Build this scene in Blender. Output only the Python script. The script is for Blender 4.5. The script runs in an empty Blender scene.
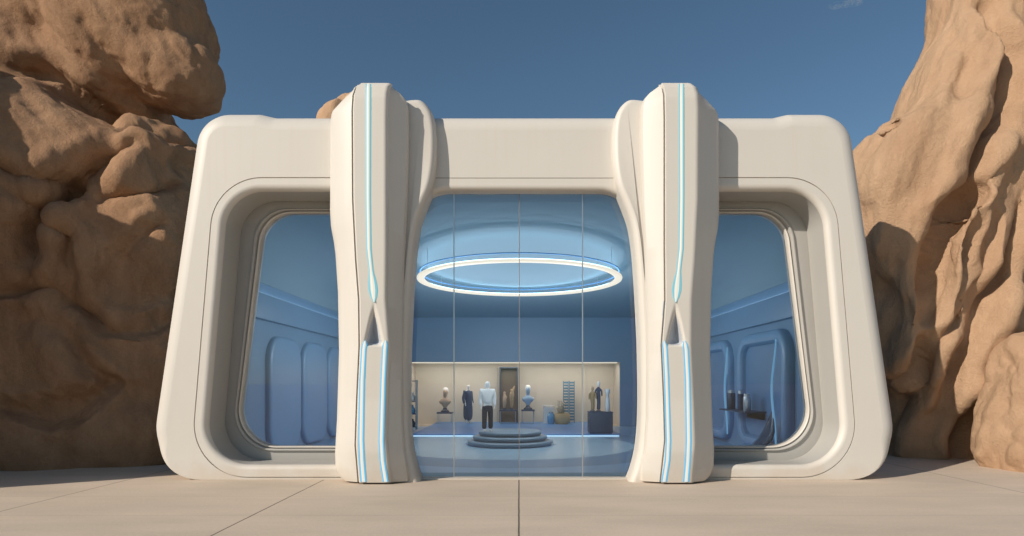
import bpy, bmesh, math, random
import numpy as np
from mathutils import Vector, Matrix
from mathutils.geometry import tessellate_polygon

random.seed(7)
C = bpy.context.scene.collection
SC = bpy.context.scene
R = math.radians

# ------------------------------------------------------------------ camera
CX, CY, CZ, F = -0.113, -12.37, 2.0, 600.0
cam_d = bpy.data.cameras.new('camera')
cam_d.sensor_width = 36.0
cam_d.lens = F / 1024 * 36
cam_d.shift_x = -7 / 1024
cam_d.shift_y = 115 / 1024
cam_d.clip_start = 0.1
cam_d.clip_end = 5000
cam = bpy.data.objects.new('camera', cam_d)
cam.location = (CX, CY, CZ)
cam.rotation_euler = (R(90), 0, 0)
C.objects.link(cam)
SC.camera = cam

# ------------------------------------------------------------------ light
SUN_EL, SUN_AZ = 28.0, 54.0          # elevation; degrees to the left of the facade's normal
world = bpy.data.worlds.new('World')
SC.world = world
world.use_nodes = True
wn, wl = world.node_tree.nodes, world.node_tree.links
bg = wn['Background']
sky = wn.new('ShaderNodeTexSky')
sky.sky_type = 'NISHITA'
sky.sun_disc = False
sky.sun_elevation = R(SUN_EL)
sky.sun_rotation = R(180 + SUN_AZ)
sky.altitude = 300
sky.air_density = 1.0
sky.dust_density = 0.6
sky.ozone_density = 1.2
tint = wn.new('ShaderNodeMix')
tint.data_type = 'RGBA'; tint.blend_type = 'MULTIPLY'
tint.inputs['Factor'].default_value = 1.0
tint.inputs['B'].default_value = (0.83, 1.0, 1.03, 1)
wl.new(sky.outputs[0], tint.inputs['A'])
wl.new(tint.outputs['Result'], bg.inputs['Color'])
bg.inputs['Strength'].default_value = 0.09
sun_d = bpy.data.lights.new('sun', 'SUN')
sun_d.energy = 5.0
sun_d.angle = R(0.5)
sun_d.color = (1.0, 0.91, 0.79)
sun = bpy.data.objects.new('sun', sun_d)
sdir = Vector((-math.sin(R(SUN_AZ)) * math.cos(R(SUN_EL)), -math.cos(R(SUN_AZ)) * math.cos(R(SUN_EL)), math.sin(R(SUN_EL))))
sun.rotation_euler = sdir.to_track_quat('Z', 'Y').to_euler()
sun.location = sdir * 60
C.objects.link(sun)
SC.view_settings.view_transform = 'Standard'
SC.view_settings.look = 'None'
SC.view_settings.exposure = -0.18
SC.view_settings.gamma = 1.0
SC.render.engine = 'CYCLES'
SC.cycles.use_denoising = True
SC.cycles.caustics_refractive = False
SC.cycles.caustics_reflective = False
SC.cycles.max_bounces = 10
SC.cycles.transmission_bounces = 8
SC.cycles.sample_clamp_indirect = 6

# ------------------------------------------------------------------ helpers
def at(px, py, Y):
    d = Y - CY
    return CX + (px - 519) * d / F, CZ + (383 - py) * d / F

def ax(px, Y):
    return at(px, 0, Y)[0]

def az(py, Y):
    return at(0, py, Y)[1]

def link(name, me, mats, parent=None, smooth=None):
    o = bpy.data.objects.new(name, me)
    C.objects.link(o)
    for m in (mats if isinstance(mats, (list, tuple)) else [mats]):
        me.materials.append(m)
    if parent is not None:
        o.parent = parent
        o.matrix_parent_inverse = parent_inv(parent)
    if smooth is not None:
        for p in me.polygons:
            p.use_smooth = True
        me.set_sharp_from_angle(angle=R(smooth))
    return o

def world_loc(o):
    v = Vector(o.location)
    while o.parent is not None:
        o = o.parent
        v += Vector(o.location)
    return v

def parent_inv(p):
    # every empty here is unrotated and sits at its location; meshes are written in world metres
    v = Vector((0, 0, 0))
    q = p
    while q is not None:
        if q.parent is None:
            v += Vector(q.location)
        q = q.parent
    return Matrix.Translation(-v) if p.parent is None else Matrix.Identity(4)

def bm_link(name, bm, mats, parent=None, smooth=None):
    bmesh.ops.recalc_face_normals(bm, faces=bm.faces)
    me = bpy.data.meshes.new(name)
    bm.to_mesh(me)
    bm.free()
    return link(name, me, mats, parent, smooth)

def tag(o, label=None, cat=None, group=None, kind=None):
    for k, v in (('label', label), ('category', cat), ('group', group), ('kind', kind)):
        if v:
            o[k] = v
    return o

def empty(name, loc, label, cat, group=None):
    o = bpy.data.objects.new(name, None)
    o.empty_display_size = 0.2
    C.objects.link(o)
    o.location = loc
    return tag(o, label, cat, group)

def add_box(bm, x0, x1, y0, y1, z0, z1, bevel=0.0, seg=2):
    r = bmesh.ops.create_cube(bm, size=1.0)
    vs = r['verts']
    for v in vs:
        v.co = Vector(((x0 + x1) / 2 + v.co.x * (x1 - x0), (y0 + y1) / 2 + v.co.y * (y1 - y0), (z0 + z1) / 2 + v.co.z * (z1 - z0)))
    if bevel > 0:
        es = list({e for v in vs for e in v.link_edges})
        bmesh.ops.bevel(bm, geom=es, offset=bevel, segments=seg, profile=0.6, affect='EDGES')

def box(name, x0, x1, y0, y1, z0, z1, mat, parent=None, bevel=0.0):
    bm = bmesh.new()
    add_box(bm, x0, x1, y0, y1, z0, z1, bevel)
    return bm_link(name, bm, mat, parent, 35 if bevel else None)

def add_lathe(bm, cx, cy, prof, seg=32, sx=1.0, sy=1.0):
    rings = []
    for r, z in prof:
        if r < 1e-5:
            rings.append([bm.verts.new((cx, cy, z))])
        else:
            rings.append([bm.verts.new((cx + math.cos(2 * math.pi * k / seg) * r * sx, cy + math.sin(2 * math.pi * k / seg) * r * sy, z)) for k in range(seg)])
    for a, b in zip(rings, rings[1:]):
        for k in range(seg):
            k2 = (k + 1) % seg
            if len(a) == 1 and len(b) == 1:
                continue
            if len(a) == 1:
                bm.faces.new((a[0], b[k2], b[k]))
            elif len(b) == 1:
                bm.faces.new((a[k], a[k2], b[0]))
            else:
                bm.faces.new((a[k], a[k2], b[k2], b[k]))
    for ring in (rings[0], rings[-1]):
        if len(ring) > 1:
            bm.faces.new(ring)

def lathe(name, cx, cy, prof, mat, parent=None, seg=32, sx=1.0, sy=1.0, smooth=40):
    bm = bmesh.new()
    add_lathe(bm, cx, cy, prof, seg, sx, sy)
    return bm_link(name, bm, mat, parent, smooth)

def add_torus(bm, cx, cy, cz, Rr, w, h, seg=128, cs=12, power=0.6):
    """ring of rounded-rectangle section, w wide and h tall"""
    rings = []
    for k in range(seg):
        a = 2 * math.pi * k / seg
        ring = []
        for j in range(cs):
            b = 2 * math.pi * j / cs
            c, s = math.cos(b), math.sin(b)
            u = math.copysign(abs(c) ** power, c) * w / 2
            v = math.copysign(abs(s) ** power, s) * h / 2
            ring.append(bm.verts.new((cx + math.cos(a) * (Rr + u), cy + math.sin(a) * (Rr + u), cz + v)))
        rings.append(ring)
    for k in range(seg):
        a, b = rings[k], rings[(k + 1) % seg]
        for j in range(cs):
            j2 = (j + 1) % cs
            bm.faces.new((a[j], b[j], b[j2], a[j2]))

def add_tube(bm, p0, p1, r0, r1=None, seg=8):
    r1 = r0 if r1 is None else r1
    p0, p1 = Vector(p0), Vector(p1)
    q = (p1 - p0).to_track_quat('Z', 'Y')
    a = [bm.verts.new(p0 + q @ Vector((math.cos(2 * math.pi * k / seg) * r0, math.sin(2 * math.pi * k / seg) * r0, 0))) for k in range(seg)]
    b = [bm.verts.new(p1 + q @ Vector((math.cos(2 * math.pi * k / seg) * r1, math.sin(2 * math.pi * k / seg) * r1, 0))) for k in range(seg)]
    for k in range(seg):
        bm.faces.new((a[k], a[(k + 1) % seg], b[(k + 1) % seg], b[k]))
    bm.faces.new(a[::-1])
    bm.faces.new(b)

def fillet(corners, n=14):
    """corners: (x, z, radius) -> rounded outline, n+1 points a corner"""
    out = []
    m = len(corners)
    for i in range(m):
        p = Vector(corners[i][:2]); r = corners[i][2]
        a = (Vector(corners[i - 1][:2]) - p).normalized()
        b = (Vector(corners[(i + 1) % m][:2]) - p).normalized()
        ang = a.angle(b)
        t = r / math.tan(ang / 2)
        c = p + (a + b).normalized() * (r / math.sin(ang / 2))
        s, e = p + a * t - c, p + b * t - c
        tot = s.angle(e)
        sign = 1 if s.x * e.y - s.y * e.x > 0 else -1
        for k in range(n + 1):
            w = sign * tot * k / n
            out.append(c + Vector((s.x * math.cos(w) - s.y * math.sin(w), s.x * math.sin(w) + s.y * math.cos(w))))
    return out

def area2(o):
    return sum(o[i - 1].x * o[i].y - o[i].x * o[i - 1].y for i in range(len(o)))

def outward(o):
    """unit outward normals of an outline"""
    s = 1 if area2(o) > 0 else -1
    ns = []
    m = len(o)
    for i in range(m):
        t = None
        a = o[i] - o[i - 1]; b = o[(i + 1) % m] - o[i]
        t = (a.normalized() if a.length > 1e-7 else Vector((0, 0))) + (b.normalized() if b.length > 1e-7 else Vector((0, 0)))
        t = t.normalized()
        ns.append(Vector((t.y, -t.x)) * s)
    return ns

def loft(bm, rings, close=True, mat=0):
    vr = [[bm.verts.new(p) for p in ring] for ring in rings]
    fs = []
    n = len(vr[0])
    for a, b in zip(vr, vr[1:]):
        for k in range(n if close else n - 1):
            k2 = (k + 1) % n
            f = bm.faces.new((a[k], a[k2], b[k2], b[k]))
            f.material_index = mat
            fs.append(f)
    return vr, fs

def skin(verts, edges, radii, levels=2, root=0):
    me = bpy.data.meshes.new('skin_source')
    me.from_pydata(verts, edges, [])
    o = bpy.data.objects.new('skin_source', me)
    C.objects.link(o)
    o.modifiers.new('skin', 'SKIN')
    for i, r in enumerate(radii):
        sv = me.skin_vertices[0].data[i]
        sv.radius = r if isinstance(r, tuple) else (r, r)
        sv.use_root = i == root
    s = o.modifiers.new('sub', 'SUBSURF')
    s.levels = levels
    dg = bpy.context.evaluated_depsgraph_get()
    out = bpy.data.meshes.new_from_object(o.evaluated_get(dg))
    bpy.data.objects.remove(o)
    bpy.data.meshes.remove(me)
    return out

# ------------------------------------------------------------------ numpy gradient noise
_rng = np.random.RandomState(11)
_perm = np.concatenate([_rng.permutation(512)] * 3)
_grad = _rng.normal(size=(512, 3))
_grad /= np.linalg.norm(_grad, axis=1)[:, None]

def pnoise(p):
    i = np.floor(p).astype(int)
    f = p - i
    u = f * f * f * (f * (f * 6 - 15) + 10)
    i &= 511
    r = np.zeros(len(p))
    for dx in (0, 1):
        for dy in (0, 1):
            for dz in (0, 1):
                h = _perm[_perm[_perm[(i[:, 0] + dx) & 511] + ((i[:, 1] + dy) & 511)] + ((i[:, 2] + dz) & 511)]
                g = _grad[h]
                d = g[:, 0] * (f[:, 0] - dx) + g[:, 1] * (f[:, 1] - dy) + g[:, 2] * (f[:, 2] - dz)
                w = (u[:, 0] if dx else 1 - u[:, 0]) * (u[:, 1] if dy else 1 - u[:, 1]) * (u[:, 2] if dz else 1 - u[:, 2])
                r += w * d
    return r * 1.6

# ------------------------------------------------------------------ materials
def mat(name, color, rough=0.5, metallic=0.0, var=0.0, vscale=3.0, bump=0.0, bscale=40.0, spec=0.5, coat=0.0):
    m = bpy.data.materials.new(name)
    m.use_nodes = True
    n, l = m.node_tree.nodes, m.node_tree.links
    b = n['Principled BSDF']
    b.inputs['Base Color'].default_value = (*color, 1)
    b.inputs['Roughness'].default_value = rough
    b.inputs['Metallic'].default_value = metallic
    b.inputs['Specular IOR Level'].default_value = spec
    b.inputs['Coat Weight'].default_value = coat
    tc = n.new('ShaderNodeTexCoord')
    if var > 0:
        t = n.new('ShaderNodeTexNoise')
        t.inputs['Scale'].default_value = vscale
        t.inputs['Detail'].default_value = 6
        l.new(tc.outputs['Object'], t.inputs['Vector'])
        r = n.new('ShaderNodeMix')
        r.data_type = 'RGBA'
        r.inputs['A'].default_value = (*[c * (1 - var) for c in color], 1)
        r.inputs['B'].default_value = (*[min(1, c * (1 + var)) for c in color], 1)
        l.new(t.outputs['Fac'], r.inputs['Factor'])
        l.new(r.outputs['Result'], b.inputs['Base Color'])
    if bump > 0:
        t = n.new('ShaderNodeTexNoise')
        t.inputs['Scale'].default_value = bscale
        t.inputs['Detail'].default_value = 5
        l.new(tc.outputs['Object'], t.inputs['Vector'])
        bp = n.new('ShaderNodeBump')
        bp.inputs['Strength'].default_value = bump
        bp.inputs['Distance'].default_value = 0.02
        l.new(t.outputs['Fac'], bp.inputs['Height'])
        l.new(bp.outputs['Normal'], b.inputs['Normal'])
    return m

def emit(name, color, strength):
    m = bpy.data.materials.new(name)
    m.use_nodes = True
    b = m.node_tree.nodes['Principled BSDF']
    b.inputs['Base Color'].default_value = (0.06, 0.06, 0.06, 1)
    b.inputs['Emission Color'].default_value = (*color, 1)
    b.inputs['Emission Strength'].default_value = strength
    return m

def shell_material():
    m = mat('shell_white', (0.62, 0.582, 0.528), 0.5, var=0.03, vscale=1.3, bump=0.03, bscale=90)
    n, l = m.node_tree.nodes, m.node_tree.links
    b = n['Principled BSDF']
    old = b.inputs['Base Color'].links[0].from_socket
    tc = n.new('ShaderNodeTexCoord')
    mp = n.new('ShaderNodeMapping')
    mp.inputs['Scale'].default_value = (9, 9, 0.35)
    l.new(tc.outputs['Object'], mp.inputs['Vector'])
    t = n.new('ShaderNodeTexNoise')
    t.inputs['Scale'].default_value = 1.0
    t.inputs['Detail'].default_value = 5
    l.new(mp.outputs[0], t.inputs['Vector'])
    rp = n.new('ShaderNodeMapRange')
    rp.inputs['From Min'].default_value = 0.52
    rp.inputs['From Max'].default_value = 0.85
    rp.inputs['To Max'].default_value = 0.35
    l.new(t.outputs['Fac'], rp.inputs['Value'])
    mx = n.new('ShaderNodeMix')
    mx.data_type = 'RGBA'
    mx.inputs['B'].default_value = (0.60, 0.53, 0.44, 1)
    l.new(rp.outputs[0], mx.inputs['Factor'])
    l.new(old, mx.inputs['A'])
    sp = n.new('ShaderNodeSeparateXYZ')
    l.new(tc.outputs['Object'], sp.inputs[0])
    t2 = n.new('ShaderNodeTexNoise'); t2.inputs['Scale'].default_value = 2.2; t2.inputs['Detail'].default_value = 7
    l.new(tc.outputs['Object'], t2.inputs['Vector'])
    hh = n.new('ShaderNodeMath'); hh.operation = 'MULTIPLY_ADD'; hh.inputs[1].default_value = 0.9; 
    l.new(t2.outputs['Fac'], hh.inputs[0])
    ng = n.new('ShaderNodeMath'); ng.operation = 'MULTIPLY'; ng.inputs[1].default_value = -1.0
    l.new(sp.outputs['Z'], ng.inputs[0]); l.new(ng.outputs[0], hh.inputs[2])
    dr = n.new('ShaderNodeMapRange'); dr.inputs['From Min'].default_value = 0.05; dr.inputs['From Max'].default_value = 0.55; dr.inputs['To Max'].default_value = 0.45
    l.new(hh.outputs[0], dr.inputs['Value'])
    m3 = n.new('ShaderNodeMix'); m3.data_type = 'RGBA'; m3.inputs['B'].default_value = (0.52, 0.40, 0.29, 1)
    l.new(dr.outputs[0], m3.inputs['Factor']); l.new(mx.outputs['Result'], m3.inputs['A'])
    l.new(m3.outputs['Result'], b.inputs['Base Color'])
    return m

def ground_material():
    m = bpy.data.materials.new('sandy_paving')
    m.use_nodes = True
    n, l = m.node_tree.nodes, m.node_tree.links
    b = n['Principled BSDF']
    tc = n.new('ShaderNodeTexCoord')
    sp = n.new('ShaderNodeSeparateXYZ')
    l.new(tc.outputs['Object'], sp.inputs[0])
    def M(op, a, bb=None, c=None):
        x = n.new('ShaderNodeMath'); x.operation = op
        for i, v in enumerate((a, bb, c)):
            if v is None: continue
            if isinstance(v, (int, float)): x.inputs[i].default_value = v
            else: l.new(v, x.inputs[i])
        return x.outputs[0]
    joints = None
    wob = n.new('ShaderNodeTexNoise'); wob.inputs['Scale'].default_value = 2.5; wob.inputs['Detail'].default_value = 4
    l.new(tc.outputs['Object'], wob.inputs['Vector'])
    wv = M('MULTIPLY', M('SUBTRACT', wob.outputs['Fac'], 0.5), 0.012)
    for axis, pos, w, k in (('X', CX, 0.017, 1.0), ('X', CX - 4.03, 0.016, 0.9), ('X', CX - 8.08, 0.016, 0.75), ('X', CX + 9.2, 0.016, 0.7),
                            ('Y', -1.78, 0.012, 0.22), ('Y', -3.3, 0.012, 0.25), ('Y', -7.5, 0.012, 0.6), ('Y', -11.5, 0.012, 0.6)):
        dist = M('ABSOLUTE', M('ADD', M('SUBTRACT', sp.outputs[axis], pos), wv))
        line = M('MULTIPLY', M('SUBTRACT', 1.0, M('SMOOTHSTEP', dist, w * 0.5, w * 1.0) if False else M('MINIMUM', 1.0, M('MULTIPLY', dist, 1.0 / w))), k)
        line = M('MAXIMUM', line, 0.0)
        joints = line if joints is None else M('MAXIMUM', joints, line)
    jf = M('MINIMUM', M('MULTIPLY', joints, 1.6), 1.0)
    t1 = n.new('ShaderNodeTexNoise'); t1.inputs['Scale'].default_value = 0.55; t1.inputs['Detail'].default_value = 8; t1.inputs['Roughness'].default_value = 0.6
    mp = n.new('ShaderNodeMapping'); mp.inputs['Scale'].default_value = (0.5, 1.6, 1)
    l.new(tc.outputs['Object'], mp.inputs[0]); l.new(mp.outputs[0], t1.inputs['Vector'])
    t2 = n.new('ShaderNodeTexNoise'); t2.inputs['Scale'].default_value = 22; t2.inputs['Detail'].default_value = 8
    l.new(tc.outputs['Object'], t2.inputs['Vector'])
    cr = n.new('ShaderNodeValToRGB')
    cr.color_ramp.elements[0].position = 0.36; cr.color_ramp.elements[0].color = (0.53, 0.44, 0.345, 1)
    cr.color_ramp.elements[1].position = 0.62; cr.color_ramp.elements[1].color = (0.665, 0.54, 0.43, 1)
    l.new(M('ADD', M('MULTIPLY', t1.outputs['Fac'], 0.7), M('MULTIPLY', t2.outputs['Fac'], 0.3)), cr.inputs[0])
    mx = n.new('ShaderNodeMix'); mx.data_type = 'RGBA'
    mx.inputs['B'].default_value = (0.10, 0.075, 0.055, 1)
    l.new(jf, mx.inputs['Factor']); l.new(cr.outputs[0], mx.inputs['A'])
    l.new(mx.outputs['Result'], b.inputs['Base Color'])
    b.inputs['Roughness'].default_value = 0.75
    h = M('ADD', M('MULTIPLY', t2.outputs['Fac'], 0.25), M('MULTIPLY', jf, -1.0))
    bp = n.new('ShaderNodeBump'); bp.inputs['Strength'].default_value = 0.25; bp.inputs['Distance'].default_value = 0.015
    l.new(h, bp.inputs['Height']); l.new(bp.outputs[0], b.inputs['Normal'])
    return m

def rock_material(name, light, dark, rust):
    m = bpy.data.materials.new(name)
    m.use_nodes = True
    n, l = m.node_tree.nodes, m.node_tree.links
    b = n['Principled BSDF']
    tc = n.new('ShaderNodeTexCoord')
    def noise(scale, detail, rough, sc=(1, 1, 1), rot=(0, 0, 0)):
        mp = n.new('ShaderNodeMapping'); mp.inputs['Scale'].default_value = sc; mp.inputs['Rotation'].default_value = rot
        l.new(tc.outputs['Object'], mp.inputs[0])
        t = n.new('ShaderNodeTexNoise'); t.inputs['Scale'].default_value = scale; t.inputs['Detail'].default_value = detail; t.inputs['Roughness'].default_value = rough
        l.new(mp.outputs[0], t.inputs['Vector'])
        return t.outputs['Fac']
    a = noise(0.45, 7, 0.6, (1, 1, 0.6))
    s = noise(1.6, 8, 0.65, (1, 1, 0.35), (0.2, 0.3, 0))
    g = noise(16, 8, 0.7)
    f = noise(55, 6, 0.7)
    cr = n.new('ShaderNodeValToRGB')
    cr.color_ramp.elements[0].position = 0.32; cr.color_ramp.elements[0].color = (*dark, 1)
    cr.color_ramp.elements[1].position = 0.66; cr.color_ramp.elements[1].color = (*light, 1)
    ad = n.new('ShaderNodeMath'); ad.operation = 'MULTIPLY_ADD'; ad.inputs[1].default_value = 0.55
    l.new(s, ad.inputs[0])
    m2 = n.new('ShaderNodeMath'); m2.operation = 'MULTIPLY_ADD'; m2.inputs[1].default_value = 0.25
    l.new(g, m2.inputs[0])
    m3 = n.new('ShaderNodeMath'); m3.operation = 'MULTIPLY'; m3.inputs[1].default_value = 0.2
    l.new(a, m3.inputs[0]); l.new(m3.outputs[0], m2.inputs[2]); l.new(m2.outputs[0], ad.inputs[2])
    l.new(ad.outputs[0], cr.inputs[0])
    mx = n.new('ShaderNodeMix'); mx.data_type = 'RGBA'; mx.inputs['B'].default_value = (*rust, 1)
    rr = n.new('ShaderNodeMapRange'); rr.inputs['From Min'].default_value = 0.5; rr.inputs['From Max'].default_value = 0.72; rr.inputs['To Max'].default_value = 0.55
    l.new(a, rr.inputs['Value']); l.new(rr.outputs[0], mx.inputs['Factor']); l.new(cr.outputs[0], mx.inputs['A'])
    l.new(mx.outputs['Result'], b.inputs['Base Color'])
    b.inputs['Roughness'].default_value = 0.92
    b.inputs['Specular IOR Level'].default_value = 0.2
    b1 = n.new('ShaderNodeBump'); b1.inputs['Strength'].default_value = 0.75; b1.inputs['Distance'].default_value = 0.07
    l.new(g, b1.inputs['Height'])
    b2 = n.new('ShaderNodeBump'); b2.inputs['Strength'].default_value = 0.7; b2.inputs['Distance'].default_value = 0.03
    l.new(f, b2.inputs['Height']); l.new(b1.outputs[0], b2.inputs['Normal'])
    l.new(b2.outputs[0], b.inputs['Normal'])
    return m

def glass_material(name, color):
    m = bpy.data.materials.new(name)
    m.use_nodes = True
    n, l = m.node_tree.nodes, m.node_tree.links
    b = n['Principled BSDF']
    b.inputs['Base Color'].default_value = (*color, 1)
    b.inputs['Roughness'].default_value = 0.0
    b.inputs['IOR'].default_value = 1.45
    b.inputs['Transmission Weight'].default_value = 1.0
    return m

M_SHELL = shell_material()
M_RECESS = mat('recess_grey', (0.43, 0.415, 0.39), 0.55, var=0.03, vscale=2)  # greyer than the shell, on the window recess faces and jambs
M_CREASE_SHADE = mat('crease_shade', (0.46, 0.48, 0.52), 0.5)  # the fold's shade and blue LED tint put into its base colour
M_SEAM = mat('seam_grey', (0.30, 0.27, 0.235), 0.7)
M_GASKET = mat('gasket_grey', (0.20, 0.20, 0.20), 0.5)
M_GROUND = ground_material()
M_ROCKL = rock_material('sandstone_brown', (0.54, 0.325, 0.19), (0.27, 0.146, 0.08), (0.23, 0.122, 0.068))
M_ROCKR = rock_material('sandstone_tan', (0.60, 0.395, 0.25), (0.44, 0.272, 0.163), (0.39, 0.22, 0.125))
M_GLASS = glass_material('tinted_glass', (0.90, 0.95, 0.98))
M_BLUE = mat('blue_paint', (0.185, 0.31, 0.47), 0.42, var=0.05, vscale=0.8)
M_CEIL = mat('ceiling_blue', (0.27, 0.37, 0.44), 0.9, spec=0.15)
M_PANEL = mat('glossy_blue_panel', (0.20, 0.35, 0.55), 0.38, coat=0.15)
M_FLOOR = mat('polished_floor', (0.20, 0.37, 0.55), 0.28, var=0.08, vscale=1.5)
M_FLOOR2 = mat('floor_inlay_pale', (0.34, 0.46, 0.54), 0.25, var=0.06, vscale=1.5)
M_FLOOR3 = mat('floor_inlay_dark', (0.12, 0.22, 0.34), 0.3, var=0.06, vscale=1.5)
M_STAGE = mat('stage_blue', (0.10, 0.27, 0.56), 0.4)
M_PODIUM = mat('podium_blue_grey', (0.20, 0.27, 0.33), 0.35, var=0.08)
M_CREAM = mat('niche_cream', (0.62, 0.54, 0.44), 0.6, var=0.04, vscale=2)
M_DARK = mat('dark_navy', (0.025, 0.05, 0.095), 0.45)
M_NAVY = mat('navy_cloth', (0.03, 0.06, 0.12), 0.85, var=0.2, vscale=14, bump=0.3, bscale=60)
M_BLACK = mat('black_cloth', (0.014, 0.018, 0.03), 0.85, bump=0.3, bscale=60)
M_WHITE = mat('white_cloth', (0.85, 0.84, 0.81), 0.85, var=0.05, vscale=10, bump=0.4, bscale=30)
M_PLASTER = mat('white_plaster', (0.82, 0.79, 0.74), 0.6)
M_SKIN = mat('mannequin_beige', (0.55, 0.38, 0.26), 0.5)
M_BEIGE = mat('carved_wood', (0.48, 0.33, 0.19), 0.6, var=0.2, vscale=8)
M_TEAL = mat('teal_metal', (0.10, 0.22, 0.30), 0.4, metallic=0.3)
M_STEEL = mat('satin_steel', (0.55, 0.58, 0.60), 0.3, metallic=0.8)
M_WICKER = mat('wicker', (0.55, 0.38, 0.20), 0.8, var=0.35, vscale=30, bump=0.6, bscale=50)
M_LEAF = mat('dry_leaf', (0.16, 0.15, 0.07), 0.7, var=0.3, vscale=20)
M_MINERAL = mat('blue_glaze', (0.10, 0.30, 0.50), 0.2, coat=0.6)
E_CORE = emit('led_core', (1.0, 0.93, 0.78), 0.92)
E_HALO_CYAN = emit('halo_cyan', (0.16, 0.62, 0.74), 0.95)
E_HALO_BLUE = emit('halo_blue', (0.07, 0.47, 0.78), 1.15)
E_RING = emit('ring_white', (1.0, 0.88, 0.70), 1.1)
E_RINGC = emit('ring_cyan', (0.50, 0.84, 1.0), 6.0)
E_STEP = emit('step_led', (0.55, 0.82, 1.0), 1.15)
E_FILL = emit('added_fill', (0.55, 0.80, 1.0), 1.6)
E_NICHE = emit('niche_led', (1.0, 0.88, 0.70), 0.95)

# ------------------------------------------------------------------ ground
bm = bmesh.new()
v = [bm.verts.new(p) for p in ((-900, -900, 0), (900, -900, 0), (900, 900, 0), (-900, 900, 0))]
bm.faces.new(v)
tag(bm_link('ground', bm, M_GROUND), 'beige sandy paving with thin dark joints', 'ground', kind='structure')

# ------------------------------------------------------------------ pavilion
pav = empty('pavilion', (0, 0, 0), 'white rounded futuristic shop building with glass front between two glowing columns', 'building')
BACK = 0.84            # the facade is this thick

def fpt(px, py, r, Y=0.0):     # a corner of the elevation, drawn at the facade plane
    x, z = at(px, py, Y)
    return (x, z, r)

def mirror(cs):
    return [(-x, z, r) for x, z, r in reversed(cs)]

left = [fpt(149.5, 478.5, 1.08, 0.3), fpt(204, 116.5, 0.74, 0.36), fpt(264, 116.5, 0.3, 0.36), fpt(279, 120, 0.3, 0.36)]
left[0] = (left[0][0], 0.0, left[0][2])
OUT = fillet(left + mirror(left), 16)
win_l = [fpt(226, 190, 0.80), fpt(203, 465, 0.84), fpt(352, 465, 0.1), fpt(352, 190, 0.1)]
WIN_L = fillet(win_l, 16)
WIN_R = fillet(mirror(win_l), 16)
dl = [fpt(399, 478.6, 0.03), fpt(396, 420, 3.0), fpt(400, 300, 3.0), fpt(416, 190, 0.80)]
DOOR = fillet(dl + mirror(dl), 10)

def bevel_loft(bm, outline, r, sgn, rb, y_end, seg=8, mi=0, y_mid=None):
    """round an outline's front edge into the depth; sgn=-1: outer edge, +1: hole. Returns the front loop"""
    ns = outward(outline)
    rs = []
    for nn in ns:
        w = nn.y if sgn < 0 else nn.y
        t = max(0.0, min(1.0, (-w - 0.25) / 0.7))
        t = t * t * (3 - 2 * t)
        rs.append(r * (1 - t) + rb * t)
    rings = []
    for k in range(seg + 1):
        a = math.pi / 2 * k / seg
        ring = []
        for p, nn, rr in zip(outline, ns, rs):
            q = p + nn * sgn * rr * (1 - math.sin(a))
            ring.append((q.x, rr * (1 - math.cos(a)), q.y))
        rings.append(ring)
    if y_mid:
        rings.append([(p.x, y_mid, p.y) for p in outline])
    rings.append([(p.x, y_end, p.y) for p in outline])
    vr, fs = loft(bm, rings)
    for f in fs[-len(outline):]:
        f.material_index = mi
    return [Vector((x, z)) for x, y, z in rings[0]]

def front_face(bm, loops, y):
    polys = [[Vector((p.x, p.y, 0)) for p in lp] for lp in loops]
    flat = [p for lp in polys for p in lp]
    vs = [bm.verts.new((p.x, y, p.y)) for p in flat]
    for t in tessellate_polygon(polys):
        try:
            bm.faces.new([vs[i] for i in t])
        except ValueError:
            pass

def cap(bm, vs, axes=(0, 2)):
    for t in tessellate_polygon([[Vector((v.co[axes[0]], v.co[axes[1]], 0)) for v in vs]]):
        try:
            bm.faces.new([vs[i] for i in t])
        except ValueError:
            pass

bm = bmesh.new()
fo = bevel_loft(bm, OUT, 0.36, -1, 0.008, BACK, 10)
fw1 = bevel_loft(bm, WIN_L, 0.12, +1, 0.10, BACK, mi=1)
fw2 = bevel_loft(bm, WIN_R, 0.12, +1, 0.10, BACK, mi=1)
fd = bevel_loft(bm, DOOR, 0.10, +1, 0.008, BACK, mi=2, y_mid=0.27)

def grown(outline, d):
    return [p + nn * d for p, nn in zip(outline, outward(outline))]
# a real groove round each window and over the door
SE = 0.011
def groove(bm, outline, d):
    a, b = grown(outline, d - SE), grown(outline, d + SE)
    loft(bm, [[(p.x, y, p.y) for p in lp] for lp, y in ((a, 0.0), (a, 0.03), (b, 0.03), (b, 0.0))])
    return a, b
g1a, g1b = groove(bm, WIN_L, 0.255)
g2a, g2b = groove(bm, WIN_R, 0.255)
front_face(bm, [fo, g1b, g2b, fd], 0.0)
front_face(bm, [g1a, fw1], 0.0)
front_face(bm, [g2a, fw2], 0.0)
bmesh.ops.remove_doubles(bm, verts=bm.verts, dist=0.0004)
bmesh.ops.recalc_face_normals(bm, faces=bm.faces)
# the back of the facade
front_face(bm, [OUT, WIN_L, WIN_R, DOOR], BACK)
me = bpy.data.meshes.new('facade'); bm.to_mesh(me); bm.free()
fac = link('facade', me, [M_SHELL, M_RECESS, M_CEIL], pav, 30)
for p in me.polygons:
    if abs(p.normal.y) > 0.9995:
        p.use_smooth = False
# fine seam line across the lintel between the columns
x0, z0 = at(424, 178, 0)
bm = bmesh.new()
add_box(bm, x0, -x0, -0.003, 0.02, z0 - 0.008, z0 + 0.008)
bm_link('panel_seam', bm, M_SEAM, pav)

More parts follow.
